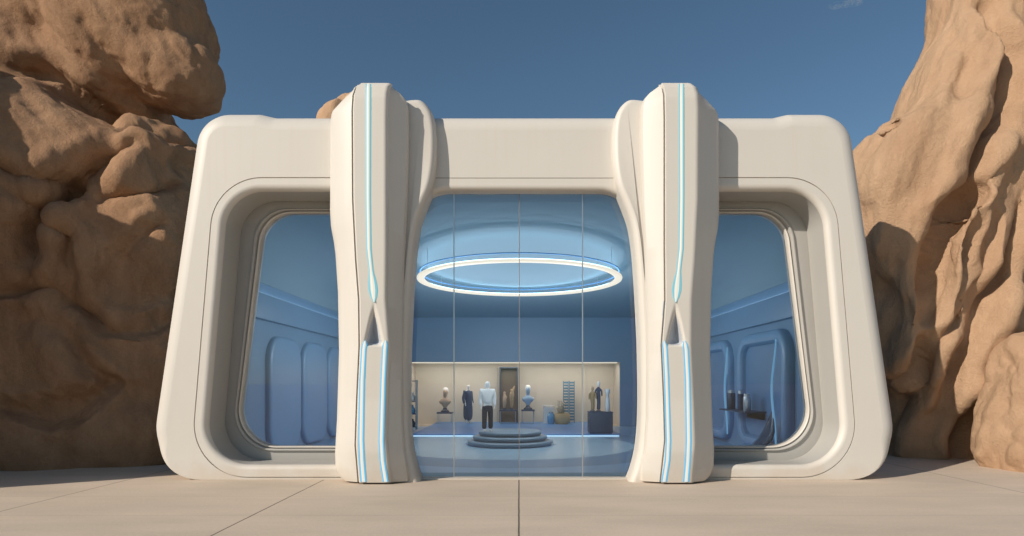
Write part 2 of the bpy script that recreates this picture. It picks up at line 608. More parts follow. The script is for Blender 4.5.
# columns --------------------------------------------------------------
def key(y, ks):
    ys, vs = zip(*ks)
    return float(np.interp(y, ys, vs))
K_L0 = [(83.5, 357), (85, 354), (94, 343), (100, 336.5), (105, 332), (110, 330.5), (205, 330), (222, 331), (238, 334), (250, 335.5), (290, 338), (350, 339), (420, 337), (455, 335), (470, 335.5), (479, 339), (483, 343)]
K_L1 = [(83.5, 359), (88, 355), (96, 352.5), (110, 351.5), (200, 352), (260, 355), (300, 358), (345, 358.5), (400, 356), (445, 354.5), (483, 357.5)]
K_R1 = [(83.5, 390), (88, 388), (96, 386.5), (120, 386), (250, 386), (300, 385.5), (345, 389), (400, 386.5), (440, 385.5), (483, 390)]
K_R0 = [(83.5, 392), (85, 394), (90, 402), (95, 407), (102, 409), (130, 409.5), (200, 408), (260, 405), (300, 404), (350, 403.5), (420, 404), (450, 406), (475, 410), (483, 410)]
K_YF = [(83.5, -0.62), (88, -0.68), (100, -0.72), (300, -0.72), (400, -0.64), (443, -0.68), (452, -0.68), (483, -0.56)]
K_YS = [(83.5, -0.46), (100, -0.36), (300, -0.34), (440, -0.34), (483, -0.28)]
def sst(a, b, x):
    t = max(0.0, min(1.0, (x - a) / (b - a)))
    return t * t * (3 - 2 * t)
def recess(px, py):
    if py < 296 or py > 347:
        return 0.0
    hw = max(0.0, (py - 297) / 46 * 10.0)
    c = key(py, [(296, 374), (347, 374)])
    d = hw - abs(px - c)
    return 0.26 * sst(-1.0, 9.0, d) * (1 - sst(341, 347, py)) * sst(297, 330, py)
K_UP = [(84.5, 368.2), (200, 368), (250, 368.7), (285, 372.5), (303, 374)]
K_UPW = [(84.5, 2.7), (250, 2.5), (272, 2.2), (284, 4.2), (291, 4.6), (298, 3.2), (303, 0.8)]
K_LO1 = [(341, 365), (350, 363.6), (380, 362), (400, 361.6), (440, 361), (460, 361.8), (482, 363.5)]
K_LO2 = [(341, 385.5), (350, 384.5), (380, 383), (440, 381.2), (460, 382.2), (482, 385.6)]
S0 = 12.37 / F
def X0(px):
    return CX + (px - 519) * S0

def column(sg):
    """sg=-1 the column as drawn (left), +1 mirrored"""
    yF = lambda py: key(py, K_YF)
    def place(px, y, z):
        x = ax(px, min(y, 0.0))
        return (x if sg < 0 else -x, y, z)
    rows = sorted(set([83.5, 84, 85, 86.5, 88, 90, 92, 94, 96, 98, 100, 102.5, 105, 108, 112, 120] + list(np.linspace(130, 290, 33)) + list(np.linspace(292, 350, 59)) + list(np.linspace(352, 483, 45))))
    rings = []
    for py in rows:
        # the column bulges towards the viewer: keep its drawn width at its own depth
        z = az(py, -0.6)
        L0, L1, R1, R0 = key(py, K_L0), key(py, K_L1), key(py, K_R1), key(py, K_R0)
        f, s = yF(py), key(py, K_YS)
        P = [(L0 + 1.5, 0.08), (L0, s + 0.14), (L0 + 0.3, s + 0.06), (L0 + 1.0, s), (L0 + 2.0, s - 0.045), (L0 + 3.2, s - 0.085)]
        ge = sst(84, 92, py)
        if sg < 0:
            P += [(L1 - 1.0, f + 0.075), (L1 - 0.1, f + 0.07), (L1 + 0.3, f + 0.07 + 0.045 * ge), (L1 + 1.2, f + 0.07 + 0.045 * ge), (L1 + 1.9, f + 0.02), (L1 + 2.5, f)]
        else:
            P += [(L1 - 2.6, f + 0.085), (L1 - 1.7, f + 0.05), (L1 - 0.7, f + 0.024), (L1 + 0.5, f + 0.009), (L1 + 1.7, f + 0.002), (L1 + 2.8, f)]
        n = 30
        a, b = L1 + 3.2, R1 - 3.2
        for k in range(n + 1):
            px = a + (b - a) * k / n
            P.append((px, f + recess(px, py)))
        if sg > 0:
            P += [(R1 - 2.5, f), (R1 - 1.9, f + 0.02), (R1 - 1.2, f + 0.07 + 0.045 * ge), (R1 - 0.3, f + 0.07 + 0.045 * ge), (R1 + 0.1, f + 0.07), (R1 + 1.0, f + 0.075)]
        else:
            P += [(R1 - 2.8, f), (R1 - 1.7, f + 0.002), (R1 - 0.5, f + 0.009), (R1 + 0.7, f + 0.024), (R1 + 1.7, f + 0.05), (R1 + 2.6, f + 0.085)]
        P += [(R0 - 3.2, s - 0.085), (R0 - 2.0, s - 0.045), (R0 - 1.0, s), (R0 - 0.3, s + 0.06), (R0, s + 0.14), (R0, 0.08)]
        rings.append([place(px, y, max(z, 0.0)) for px, y in P])
    bm = bmesh.new()
    vr, fs = loft(bm, rings)
    nn_ = len(rings[0])
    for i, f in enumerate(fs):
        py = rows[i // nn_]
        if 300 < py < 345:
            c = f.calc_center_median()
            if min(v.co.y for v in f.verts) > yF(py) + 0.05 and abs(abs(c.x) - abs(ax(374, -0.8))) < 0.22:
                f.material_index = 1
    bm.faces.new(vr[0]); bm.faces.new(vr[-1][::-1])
    col = bm_link('column', bm, [M_SHELL, M_CREASE_SHADE], pav, 28)
    # light strips: a white tube; glowing coloured edge bands stand in for its halo
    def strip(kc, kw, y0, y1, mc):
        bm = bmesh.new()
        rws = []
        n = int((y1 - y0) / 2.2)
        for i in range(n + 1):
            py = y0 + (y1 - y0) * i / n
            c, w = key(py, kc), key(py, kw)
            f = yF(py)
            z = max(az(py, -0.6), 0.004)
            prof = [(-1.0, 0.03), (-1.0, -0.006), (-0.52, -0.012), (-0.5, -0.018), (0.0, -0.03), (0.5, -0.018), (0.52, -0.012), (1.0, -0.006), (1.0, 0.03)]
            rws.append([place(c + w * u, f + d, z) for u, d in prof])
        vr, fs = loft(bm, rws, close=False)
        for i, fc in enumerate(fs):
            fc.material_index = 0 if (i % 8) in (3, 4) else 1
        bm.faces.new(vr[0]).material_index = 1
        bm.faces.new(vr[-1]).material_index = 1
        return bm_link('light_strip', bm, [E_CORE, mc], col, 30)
    strip(K_UP, K_UPW, 85, 303, E_HALO_CYAN)
    strip(K_LO1, [(341, 0.8), (345, 2.7), (482, 3.0)], 341, 482, E_HALO_BLUE)
    strip(K_LO2, [(341, 0.8), (345, 2.5), (482, 2.8)], 341, 482, E_HALO_BLUE)
    # side fin that curls over the lintel and becomes the door jamb
    pts = [(380, 491), (380, 100), (410, 95.5), (418, 95.5), (424, 99), (429.5, 106), (433, 115), (435, 128), (435.5, 145), (434.5, 165), (431, 185), (424, 203),
           (417.5, 222), (413.5, 248), (411, 280), (409.3, 310), (407.6, 350), (407, 400), (408, 430), (410.5, 452), (415, 470), (419.5, 482), (422, 491)]
    o2 = []
    for i, (a, b) in enumerate(pts):
        o2.append(Vector((ax(a, -0.3), max(az(b, -0.3), -0.2))))
    # smooth the outline
    dense = []
    m = len(o2)
    for i in range(m):
        p0, p1, p2, p3 = o2[i - 1], o2[i], o2[(i + 1) % m], o2[(i + 2) % m]
        if i in (0, 1, m - 1):
            dense += [p1.copy()] if i else [p1.copy()]
            continue
        if i == 2: p0 = p1
        if i == m - 2: p3 = p2
        for k in range(5):
            t = k / 5
            dense.append(0.5 * ((2 * p1) + (p2 - p0) * t + (2 * p0 - 5 * p1 + 4 * p2 - p3) * t * t + (3 * p1 - p0 - 3 * p2 + p3) * t ** 3))
    bm = bmesh.new()
    ns = outward(dense)
    rings = []
    yf = -0.29
    for k in range(9):
        a = math.pi / 2 * k / 8
        rings.append([(sx, yf + 0.15 * (1 - math.cos(a)) + 0.08 * sst(5.5, 7.6, sz), sz) for sx, sz in
                      [((p - nn * 0.12 * (1 - math.sin(a))).x, max(-0.2, (p - nn * 0.12 * (1 - math.sin(a))).y)) for p, nn in zip(dense, ns)]])
    rings.append([(p.x, 0.22, p.y) for p in dense])
    rings = [[(x if sg < 0 else -x, y, z) for x, y, z in r] for r in rings]
    vr, _ = loft(bm, rings)
    cap(bm, vr[0]); cap(bm, vr[-1])
    bm_link('fin', bm, M_SHELL, col, 30)
    return col
column(-1)
column(+1)

# windows --------------------------------------------------------------
YG = 0.82
def wpt(px, py, r, Y=YG):
    x, z = at(px, py, Y)
    return (x, z, r)
gl = [wpt(265.5, 213.5, 0.72), wpt(236.5, 446, 0.82), wpt(356, 446, 0.1), wpt(356, 213.5, 0.1)]
def side_window(sg):
    g = gl if sg < 0 else mirror(gl)
    h = win_l if sg < 0 else mirror(win_l)
    G, H = fillet(g, 16), grown(fillet(h, 16), 0.05)
    bm = bmesh.new()
    prof = [(0.0, 0.66), (0.0, 0.60), (0.10, 0.575), (0.55, 0.565), (0.66, 0.555), (0.70, 0.53), (0.73, 0.505), (0.77, 0.495), (0.81, 0.50), (0.835, 0.52), (0.85, 0.56),
            (0.865, 0.585), (0.89, 0.585), (0.90, 0.56), (0.915, 0.535), (0.94, 0.53), (0.975, 0.54), (0.992, 0.56), (1.0, 0.60), (1.0, 0.76), (0.0, 0.76), (0.0, 0.66)]
    rings = [[(p.x * (1 - t) + q.x * t, y + 0.22, p.y * (1 - t) + q.y * t) for p, q in zip(H, G)] for t, y in prof]
    vr, fs = loft(bm, rings)
    n = len(H)
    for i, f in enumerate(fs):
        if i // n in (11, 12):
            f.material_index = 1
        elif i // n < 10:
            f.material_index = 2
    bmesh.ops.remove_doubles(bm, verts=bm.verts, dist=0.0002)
    w = bm_link('window', bm, [M_SHELL, M_GASKET, M_RECESS], pav, 40)
    bm = bmesh.new()
    P = grown(G, 0.004)
    vr, _ = loft(bm, [[(p.x, y, p.y) for p in P] for y in (0.88, 0.905)])
    bm.faces.new(vr[0]); bm.faces.new(vr[1][::-1])
    bm_link('pane', bm, M_GLASS, w)
side_window(-1)
side_window(+1)

# glass front ------------------------------------------------------------
YD = 0.26
seams = [ax(454, YD), ax(519.3, YD), ax(582.5, YD)]
zt_d = max(p.y for p in DOOR) - 0.004
def clip_outline(poly, x0, x1):
    for lim, sgn in ((x0, 1), (x1, -1)):
        out = []
        for a, b in zip(poly, poly[1:] + poly[:1]):
            ia, ib = (a.x - lim) * sgn >= 0, (b.x - lim) * sgn >= 0
            if ia:
                out.append(a)
            if ia != ib:
                t = (lim - a.x) / (b.x - a.x)
                out.append(a.lerp(b, t))
        poly = out
    return poly
xe = [-9] + seams + [9]
for a, b in zip(xe, xe[1:]):
    pl = clip_outline(grown(DOOR, -0.004), a + 0.012, b - 0.012)
    pl = [p for k, p in enumerate(pl) if (p - pl[k - 1]).length > 1e-4]
    bm = bmesh.new()
    vr, _ = loft(bm, [[(p.x, y, p.y) for p in pl] for y in (YD, YD + 0.02)])
    cap(bm, vr[0]); cap(bm, vr[1])
    bm_link('glass_panel', bm, M_GLASS, pav)
for i, x in enumerate(seams):
    w = 0.008 if i == 1 else 0.011
    box('mullion', x - w, x + w, YD - 0.012, YD + 0.03, 0.024, zt_d, M_STEEL if i != 1 else M_GASKET, pav)

# hall behind the facade -------------------------------------------------
YB = 15.13
HW = 6.9
CF, CB = 6.22, 5.0
def zc(y):
    return CF + (CB - CF) * (y - 0.7) / (YB - 0.7)
def profile(y, g=0.0):
    pts = [(-HW - g, 4.645), (-HW - g, 4.69)]
    x0, z0, x1, z1 = -HW - g, 4.72, -5.3, zc(y) + g
    for k in range(13):
        a = math.pi / 2 * k / 12
        pts.append((x1 - (x1 - x0) * math.cos(a), z0 + (z1 - z0) * math.sin(a)))
    return pts + [(-x, z) for x, z in reversed(pts)]
bm = bmesh.new()
rings = []
for y in np.linspace(0.92, YB + 0.2, 14):
    inn, ou = profile(y), profile(y, 0.14)
    rings.append([(x, float(y), z) for x, z in inn] + [(x, float(y), z) for x, z in reversed(ou)])
vr, _ = loft(bm, rings)
cap(bm, vr[0]); cap(bm, vr[-1])
bm_link('ceiling', bm, M_CEIL, pav, 30)
box('floor', -HW, HW, 0.85, YB, 0.002, 0.0125, M_FLOOR, pav)
box('threshold', -2.2, 2.2, YD + 0.022, 0.849, 0.0235, 0.0275, M_FLOOR, pav)

def rounded_slab(name, sg, y0, y1, z0, z1, r, prof, mats, parent, rim=None):
    """a pod on a side wall: outline in (y, z), profile of (inset, how far it stands off the wall)"""
    o = fillet([(y0, z0, r), (y1, z0, r), (y1, z1, r), (y0, z1, r)], 10)
    ns = outward(o)
    bm = bmesh.new()
    rings = [[(sg * (HW - h), (p - nn * d).x, (p - nn * d).y) for p, nn in zip(o, ns)] for d, h in prof]
    vr, fs = loft(bm, rings)
    f = bm.faces.new(vr[-1]); f.material_index = 1
    n = len(o)
    for i, fc in enumerate(fs):
        if i // n >= len(prof) - 3:
            fc.material_index = 1
    return bm_link(name, bm, mats, parent, 35)

POD = [(0, 0.0), (0.0, 0.10), (0.03, 0.19), (0.09, 0.24), (0.16, 0.25), (0.23, 0.22), (0.27, 0.15), (0.29, 0.06), (0.34, 0.04)]
M_POD2 = mat('panel_inset_blue', (0.12, 0.25, 0.44), 0.3)
for sg in (-1, 1):
    w = box('side_wall', *( (-HW - 0.14, -HW) if sg < 0 else (HW, HW + 0.14)), 0.92, YB, 0.0, 4.64, M_BLUE, pav)
    bm = bmesh.new()
    add_box(bm, *((-HW, -HW + 0.16) if sg < 0 else (HW - 0.16, HW)), 0.95, YB, 3.66, 4.34, 0.04)
    bm_link('wall_band', bm, M_BLUE, w, 35)
    box('added_fill_strip', *((-HW + 0.02, -HW + 0.09) if sg < 0 else (HW - 0.09, HW - 0.02)), 1.2, YB - 0.1, 4.342, 4.355, E_FILL, w)  # unseen glowing strip added on top of the band to brighten the side bays
    if sg < 0:
        y = 3.7
        while y < 13:
            rounded_slab('wall_panel', sg, y, y + 2.3, 0.06, 3.3, 0.7, [(0, 0.0), (0.0, 0.08), (0.02, 0.115), (0.06, 0.14), (0.12, 0.15), (0.30, 0.155), (0.5, 0.155)], [M_PANEL, M_PANEL], w)
            y += 2.5
    else:
        for y, L in ((2.9, 3.5), (7.2, 2.9), (10.9, 2.9)):
            rounded_slab('wall_panel', sg, y, y + L, 0.10, 3.45, 0.75, [(0, 0.0), (0.0, 0.10), (0.03, 0.18), (0.09, 0.23), (0.20, 0.245), (0.29, 0.22), (0.34, 0.15), (0.37, 0.06), (0.43, 0.04)], [M_PANEL, M_POD2], w)

E_HIGHLIGHT = emit('highlight_glow', (0.22, 0.58, 0.95), 0.5)  # glowing tubes in place of cyan highlights on the glossy panel edges
for y, h in ((3.35, 3.0), (7.0, 3.0)):
    bm = bmesh.new()
    prev = None
    for k in range(17):
        t = k / 16
        z = 0.35 + (h - 0.2) * t
        yy = y + 0.30 * math.sin(math.pi * t) ** 2 * (0.6 + 0.5 * t)
        p = (HW - 0.29, yy, z)
        if prev:
            add_tube(bm, prev, p, 0.022 + 0.012 * math.sin(math.pi * t), 0.022 + 0.012 * math.sin(math.pi * min(1, t + 1 / 16)), 6)
        prev = p
    bm_link('highlight_tube', bm, E_HIGHLIGHT, bpy.data.objects['side_wall.001'])

# back wall with the display niche
xl, xr, zt, zb = ax(409, YB), ax(620, YB), az(362, YB), 0.012
bm = bmesh.new()
add_box(bm, -HW - 0.14, xl, YB, YB + 0.15, 0, 5.6)
add_box(bm, xr, HW + 0.14, YB, YB + 0.15, 0, 5.6)
add_box(bm, xl, xr, YB, YB + 0.15, zt, 5.6)
rear = bm_link('rear_wall', bm, M_BLUE, pav)
bm = bmesh.new()
ND = 1.9
def quad(bm, ps, mi=0):
    f = bm.faces.new([bm.verts.new(p) for p in ps]); f.material_index = mi
yb, yf2 = YB + ND, YB + 0.001
add_box(bm, xl - 0.1, xr + 0.1, yb, yb + 0.1, 0, zt + 0.1)
add_box(bm, xl - 0.1, xl - 0.001, YB + 0.16, yb, 0, zt + 0.1)
add_box(bm, xr + 0.001, xr + 0.1, YB + 0.16, yb, 0, zt + 0.1)
add_box(bm, xl - 0.001, xr + 0.001, YB + 0.16, yb, zt + 0.002, zt + 0.1)
# shallow pilasters on the back of the niche
for px in (452, 497, 520, 536, 586):
    x = ax(px, yb)
    add_box(bm, x - 0.03, x + 0.03, yb - 0.03, yb, 0.1, zt)
niche = bm_link('display_niche', bm, M_CREAM, rear)
box('light_strip', xl + 0.1, xr - 0.1, YB + 0.2, YB + 0.3, zt - 0.05, zt - 0.005, E_NICHE, rear)
la = bpy.data.lights.new('niche_light', 'AREA')
la.shape = 'RECTANGLE'; la.size = 9.0; la.size_y = 0.4; la.energy = 125; la.color = (1.0, 0.90, 0.78)
lo = bpy.data.objects.new('niche_light', la); C.objects.link(lo)
lo.location = ((xl + xr) / 2, YB + 0.42, zt - 0.07); lo.rotation_euler = (R(18), 0, 0); lo.parent = pav

# low stage in front of the niche, lit along its foot
YS0 = 9.93
stage = box('stage', ax(412, YS0), ax(620, YS0), YS0, YB + ND, 0.013, 0.10, M_STAGE, pav)
box('light_strip', ax(413, YS0), ax(619, YS0), YS0 - 0.02, YS0 - 0.001, 0.014, 0.055, E_STEP, stage)

# ------------------------------------------------------------------ ring lamp
RX, RY, RZ, RR = ax(519.5, 6.38), 6.38, 5.20, 3.05
ring = empty('ring_light', (RX, RY, RZ), 'large glowing white ring lamp hanging under the blue ceiling', 'ceiling light')
bm = bmesh.new(); add_torus(bm, RX, RY, RZ, RR, 0.235, 0.085, 160, 12)
bm_link('diffuser', bm, E_RING, ring, 60)
bm = bmesh.new(); add_torus(bm, RX, RY, RZ + 0.048, RR, 0.13, 0.018, 160, 8)
bm_link('upper_glow_strip', bm, E_RINGC, ring, 60)
bm = bmesh.new(); add_torus(bm, RX, RY, RZ + 0.20, RR + 0.02, 0.06, 0.03, 160, 8)
bm_link('mounting_hoop', bm, M_STAGE, ring, 60)
for k in range(6):
    a = 2 * math.pi * (k + 0.5) / 6
    x, y = RX + RR * math.cos(a), RY + RR * math.sin(a)
    bm = bmesh.new()
    add_tube(bm, (x, y, RZ + 0.02), (x, y, zc(y) + 0.03), 0.006, seg=6)
    bm_link('hanging_wire', bm, M_STEEL, ring)
for k in range(12):
    a = 2 * math.pi * (k + 0.25) / 12
    ld = bpy.data.lights.new('added_hall_fill', 'POINT')  # unseen fill points added below the ring to brighten the hall
    ld.energy = 56; ld.color = (0.90, 0.96, 1.0); ld.shadow_soft_size = 0.0
    l2 = bpy.data.objects.new('added_hall_fill', ld); C.objects.link(l2)
    l2.location = (2.3 * math.cos(a), 2.3 * math.sin(a), -1.5)
    l2.parent = ring

# ------------------------------------------------------------------ podium and mannequin
PX, PY = ax(510, 7.1), 7.1
pod = empty('podium', (PX, PY, 0), 'round three-stepped dark blue podium in the middle of the shop floor', 'podium')
for i, (r, h0, h1) in enumerate(((1.38, 0.013, 0.16), (1.20, 0.163, 0.31), (1.02, 0.313, 0.46))):
    lathe('step', PX, PY, [(r - 0.05, h0), (r - 0.05, h0 + 0.03), (r - 0.01, h0 + 0.05), (r, h0 + 0.07), (r, h1 - 0.03), (r - 0.02, h1 - 0.008), (r - 0.05, h1), (0, h1)], M_PODIUM, pod, 64)

def figure(cx, cy, z0, H, turn=0.0, label='', group=None, clothed=True, cat='mannequin'):
    """a shop mannequin, one foot ahead; H is its height"""
    root = empty('mannequin', (cx, cy, z0), label, cat, group)
    c, s = math.cos(turn), math.sin(turn)
    def P(x, y, z):
        x, y = x * H, y * H
        return (cx + x * c - y * s, cy + x * s + y * c, z0 + z * H)
    J = dict(pel=P(0, 0, .53), wai=P(0, 0, .62), che=P(0, 0.0, .73), nb=P(0, 0.005, .83), nk=P(0, -.005, .865), hd=P(0, -.015, .93), tp=P(0, -.01, .975))
    V, E, Rd, ix = [], [], [], {}
    def add(n, p, r):
        ix[n] = len(V); V.append(p); Rd.append(tuple(x * H for x in r) if isinstance(r, tuple) else r * H)
    add('pel', J['pel'], (.085, .06)); add('wai', J['wai'], (.068, .05)); add('che', J['che'], (.088, .06)); add('nb', J['nb'], (.045, .035)); add('nk', J['nk'], .027)
    add('hd', J['hd'], (.042, .05)); add('tp', J['tp'], .036)
    ch = [('pel', 'wai'), ('wai', 'che'), ('che', 'nb'), ('nb', 'nk'), ('nk', 'hd'), ('hd', 'tp')]
    for sd, t in ((-1, 'l'), (1, 'r')):
        fy = -0.02 if sd < 0 else 0.03
        add('h' + t, P(sd * .052, 0, .49), .052); add('k' + t, P(sd * .058, fy - .015, .28), .034); add('a' + t, P(sd * .06, fy + .01, .045), .021)
        add('f' + t, P(sd * .068, fy - .065, .018), (.022, .016))
        ch += [('pel', 'h' + t), ('h' + t, 'k' + t), ('k' + t, 'a' + t), ('a' + t, 'f' + t)]
        add('s' + t, P(sd * .105, 0, .81), .036); add('e' + t, P(sd * .132, .02, .64), .025); add('w' + t, P(sd * .130, -.03, .50), .017); add('n' + t, P(sd * .126, -.04, .44), (.016, .010))
        ch += [('che', 's' + t), ('s' + t, 'e' + t), ('e' + t, 'w' + t), ('w' + t, 'n' + t)]
    me = skin(V, [(ix[a], ix[b]) for a, b in ch], Rd, 2)
    link('body', me, M_PLASTER, root, 180)
    # nose, so the head has a front
    def cloth(name, items, chains, m):
        V2 = [it[1] for it in items]; R2 = [tuple(x * H for x in it[2]) if isinstance(it[2], tuple) else it[2] * H for it in items]
        im = {it[0]: i for i, it in enumerate(items)}
        me = skin(V2, [(im[a], im[b]) for a, b in chains], R2, 2)
        return link(name, me, m, root, 180)
    return root, P, cloth

mx, my = ax(487.5, 6.6), 6.6
for r0, r1, m in ((1.45, 4.0, M_FLOOR2), (4.0, 5.45, M_FLOOR3)):
    bm = bmesh.new()
    ra, rb = [[bm.verts.new((PX + r * math.cos(2 * math.pi * k / 128), PY + r * math.sin(2 * math.pi * k / 128) * (1.0 if r < 1.5 else 1.0), 0.0145)) for k in range(128)] for r in (r0, r1 - 0.004)]
    for k in range(128):
        bm.faces.new((ra[k], rb[k], rb[(k + 1) % 128], ra[(k + 1) % 128]))
    bm_link('floor_inlay', bm, m, pav)
root, P, cloth = figure(mx, my, 0.46, 1.62, 0.15, 'mannequin in white hooded jacket and black trousers standing on the round podium')
it = [('p', P(0, 0, .52), (.105, .075)), ('w', P(0, 0, .62), (.10, .072)), ('c', P(0, 0, .74), (.112, .078)), ('n', P(0, .005, .83), (.07, .055))]
chs = [('p', 'w'), ('w', 'c'), ('c', 'n')]
for sd, t in ((-1, 'l'), (1, 'r')):
    it += [('s' + t, P(sd * .118, 0, .80), .052), ('e' + t, P(sd * .135, .02, .64), .042), ('h' + t, P(sd * .132, -.03, .50), .034)]
    chs += [('c', 's' + t), ('s' + t, 'e' + t), ('e' + t, 'h' + t)]
cloth('jacket', it, chs, M_WHITE)
cloth('hood', [('a', P(0, .02, .84), (.075, .06)), ('b', P(0, .015, .92), (.062, .062)), ('c', P(0, .005, .985), (.04, .045))], [('a', 'b'), ('b', 'c')], M_WHITE)
it = [('p', P(0, 0, .545), (.094, .066)), ('q', P(0, 0, .50), (.096, .068))]
chs = [('p', 'q')]
for sd, t in ((-1, 'l'), (1, 'r')):
    fy = -0.02 if sd < 0 else 0.03
    it += [('h' + t, P(sd * .055, 0, .44), .062), ('k' + t, P(sd * .062, fy - .012, .27), .052), ('a' + t, P(sd * .064, fy + .008, .05), .05)]
    chs += [('q', 'h' + t), ('h' + t, 'k' + t), ('k' + t, 'a' + t)]
cloth('trousers', it, chs, M_BLACK)

YN = 15.75         # the row of things inside the niche
FZ = 0.10
nx, _ = at(468, 0, YN)
root, P, cloth = figure(nx, YN, FZ, 1.86, 0.9, 'mannequin in long navy coat beside the white bust in the niche')
it = [('t', P(0, .005, .85), (.05, .045)), ('s', P(0, 0, .80), (.10, .07)), ('c', P(0, 0, .72), (.105, .075)), ('w', P(0, 0, .60), (.105, .10)), ('h', P(0, 0, .48), (.125, .12)), ('k', P(0, 0, .27), (.13, .13)), ('b', P(0, 0, .05), (.125, .125))]
chs = [('t', 's'), ('s', 'c'), ('c', 'w'), ('w', 'h'), ('h', 'k'), ('k', 'b')]
for sd, t in ((-1, 'l'), (1, 'r')):
    it += [('u' + t, P(sd * .115, 0, .79), .048), ('e' + t, P(sd * .152, .02, .64), .04), ('v' + t, P(sd * .155, -.02, .50), .032)]
    chs += [('c', 'u' + t), ('u' + t, 'e' + t), ('e' + t, 'v' + t)]
cloth('coat', it, chs, M_NAVY)

# ------------------------------------------------------------------ things on show
def table(px, w, top, Y, label, group='small display tables in the niche', mtop=M_DARK):
    x, z = at(px, top, Y)
    t = empty('display_table', (x, Y, FZ), label, 'table', group)
    box('table_top', x - w / 2, x + w / 2, Y - 0.3, Y + 0.3, z - 0.07, z, mtop, t, 0.012)
    for sx in (-1, 1):
        for sy in (-1, 1):
            bm = bmesh.new()
            add_tube(bm, (x + sx * (w / 2 - 0.05), Y + sy * 0.24, FZ), (x + sx * (w / 2 - 0.05), Y + sy * 0.24, z - 0.07), 0.014)
            bm_link('leg', bm, M_STEEL, t, 40)
    return x, z

def bust(x, y, z, h, label, m_body, m_hair, lean=0.0):
    root = empty('bust', (x, y, z), label, 'bust', 'busts on the display tables')
    lathe('base', x, y, [(0.17 * h, z), (0.17 * h, z + 0.05 * h), (0.10 * h, z + 0.09 * h), (0.07 * h, z + 0.16 * h), (0, z + 0.16 * h)], M_DARK, root, 24)
    me = skin([(x, y, z + .12 * h), (x, y, z + .30 * h), (x, y, z + .47 * h), (x, y - .01, z + .56 * h), (x + lean, y - .03 * h, z + .74 * h), (x + lean, y - .02 * h, z + .90 * h), (x - .22 * h, y, z + .36 * h), (x + .22 * h, y, z + .36 * h)],
              [(0, 1), (1, 2), (2, 3), (3, 4), (4, 5), (2, 6), (2, 7)],
              [.07 * h, (.18 * h, .12 * h), (.15 * h, .11 * h), .06 * h, (.10 * h, .12 * h), (.085 * h, .10 * h), .10 * h, .10 * h], 2)
    link('head_and_shoulders', me, m_body, root, 180)
    me = skin([(x + lean, y + .02 * h, z + .72 * h), (x + lean, y + .025 * h, z + .86 * h), (x + lean, y + .0 * h, z + .97 * h)], [(0, 1), (1, 2)], [(.12 * h, .11 * h), (.135 * h, .12 * h), (.07 * h, .07 * h)], 2)
    link('hair', me, m_hair, root, 180)

x, z = table(445, 0.72, 412, YN, 'thin-legged dark table under the white-haired bust')
bust(x, YN, z, 1.2, 'bust with rounded white hair and dark base on thin table', M_SKIN, M_PLASTER, 0.03)

# dark alcove cabinet
cx0, cx1 = ax(499.5, YN + 0.6), ax(518, YN + 0.6)
cab = empty('alcove_cabinet', ((cx0 + cx1) / 2, YN + 0.85, FZ), 'tall dark open cabinet standing against the cream niche wall', 'cabinet')
zt2 = az(367, YN + 0.6)
bm = bmesh.new()
add_box(bm, cx0, cx0 + 0.05, YN + 0.55, YN + 1.15, FZ, zt2); add_box(bm, cx1 - 0.05, cx1, YN + 0.55, YN + 1.15, FZ, zt2)
add_box(bm, cx0 + 0.051, cx1 - 0.051, YN + 0.55, YN + 1.15, zt2 - 0.06, zt2)
bm_link('carcass', bm, M_DARK, cab)
box('back_panel', cx0 + 0.051, cx1 - 0.051, YN + 1.1, YN + 1.15, FZ, zt2 - 0.061, mat('brown_board', (0.17, 0.13, 0.10), 0.6, var=0.1), cab)
x, z = table(508, 0.80, 409.5, YN, 'dark table holding two carved figurines before the cabinet')
for k, (dx, h, lab) in enumerate(((-0.17, 0.98, 'pale carved figurine with a rounded head, left on the dark table'), (0.16, 1.12, 'taller carved figurine with a raised arm on the dark table'))):
    xx = x + dx
    root = empty('figurine', (xx, YN, z), lab, 'figurine', 'carved figurines before the cabinet')
    lathe('base', xx, YN, [(0.10, z), (0.10, z + 0.04), (0.06, z + 0.06), (0, z + 0.06)], M_DARK, root, 16)
    vs = [(xx, YN, z + .06), (xx + .02, YN, z + .35 * h), (xx - .02, YN, z + .6 * h), (xx, YN, z + .74 * h), (xx + .01, YN, z + .86 * h), (xx + .12, YN, z + .55 * h)]
    es = [(0, 1), (1, 2), (2, 3), (3, 4), (2, 5)]
    rs = [.06, .10, .11, .04, .07, .045]
    if k:
        vs.append((xx + .15, YN, z + .98 * h)); es.append((2, 6)); rs.append(.03)
    link('carving', skin(vs, es, rs, 2), M_BEIGE if k else M_SKIN, root, 180)

x, z = table(528, 0.62, 409.5, YN, 'cream-fronted table under the blue robed bust', mtop=M_DARK)
bust(x, YN, z, 1.2, 'white-haired bust in pale blue robe right of the carved figurines', mat('pale_blue_robe', (0.35, 0.48, 0.60), 0.7, var=0.15, vscale=6), M_PLASTER)

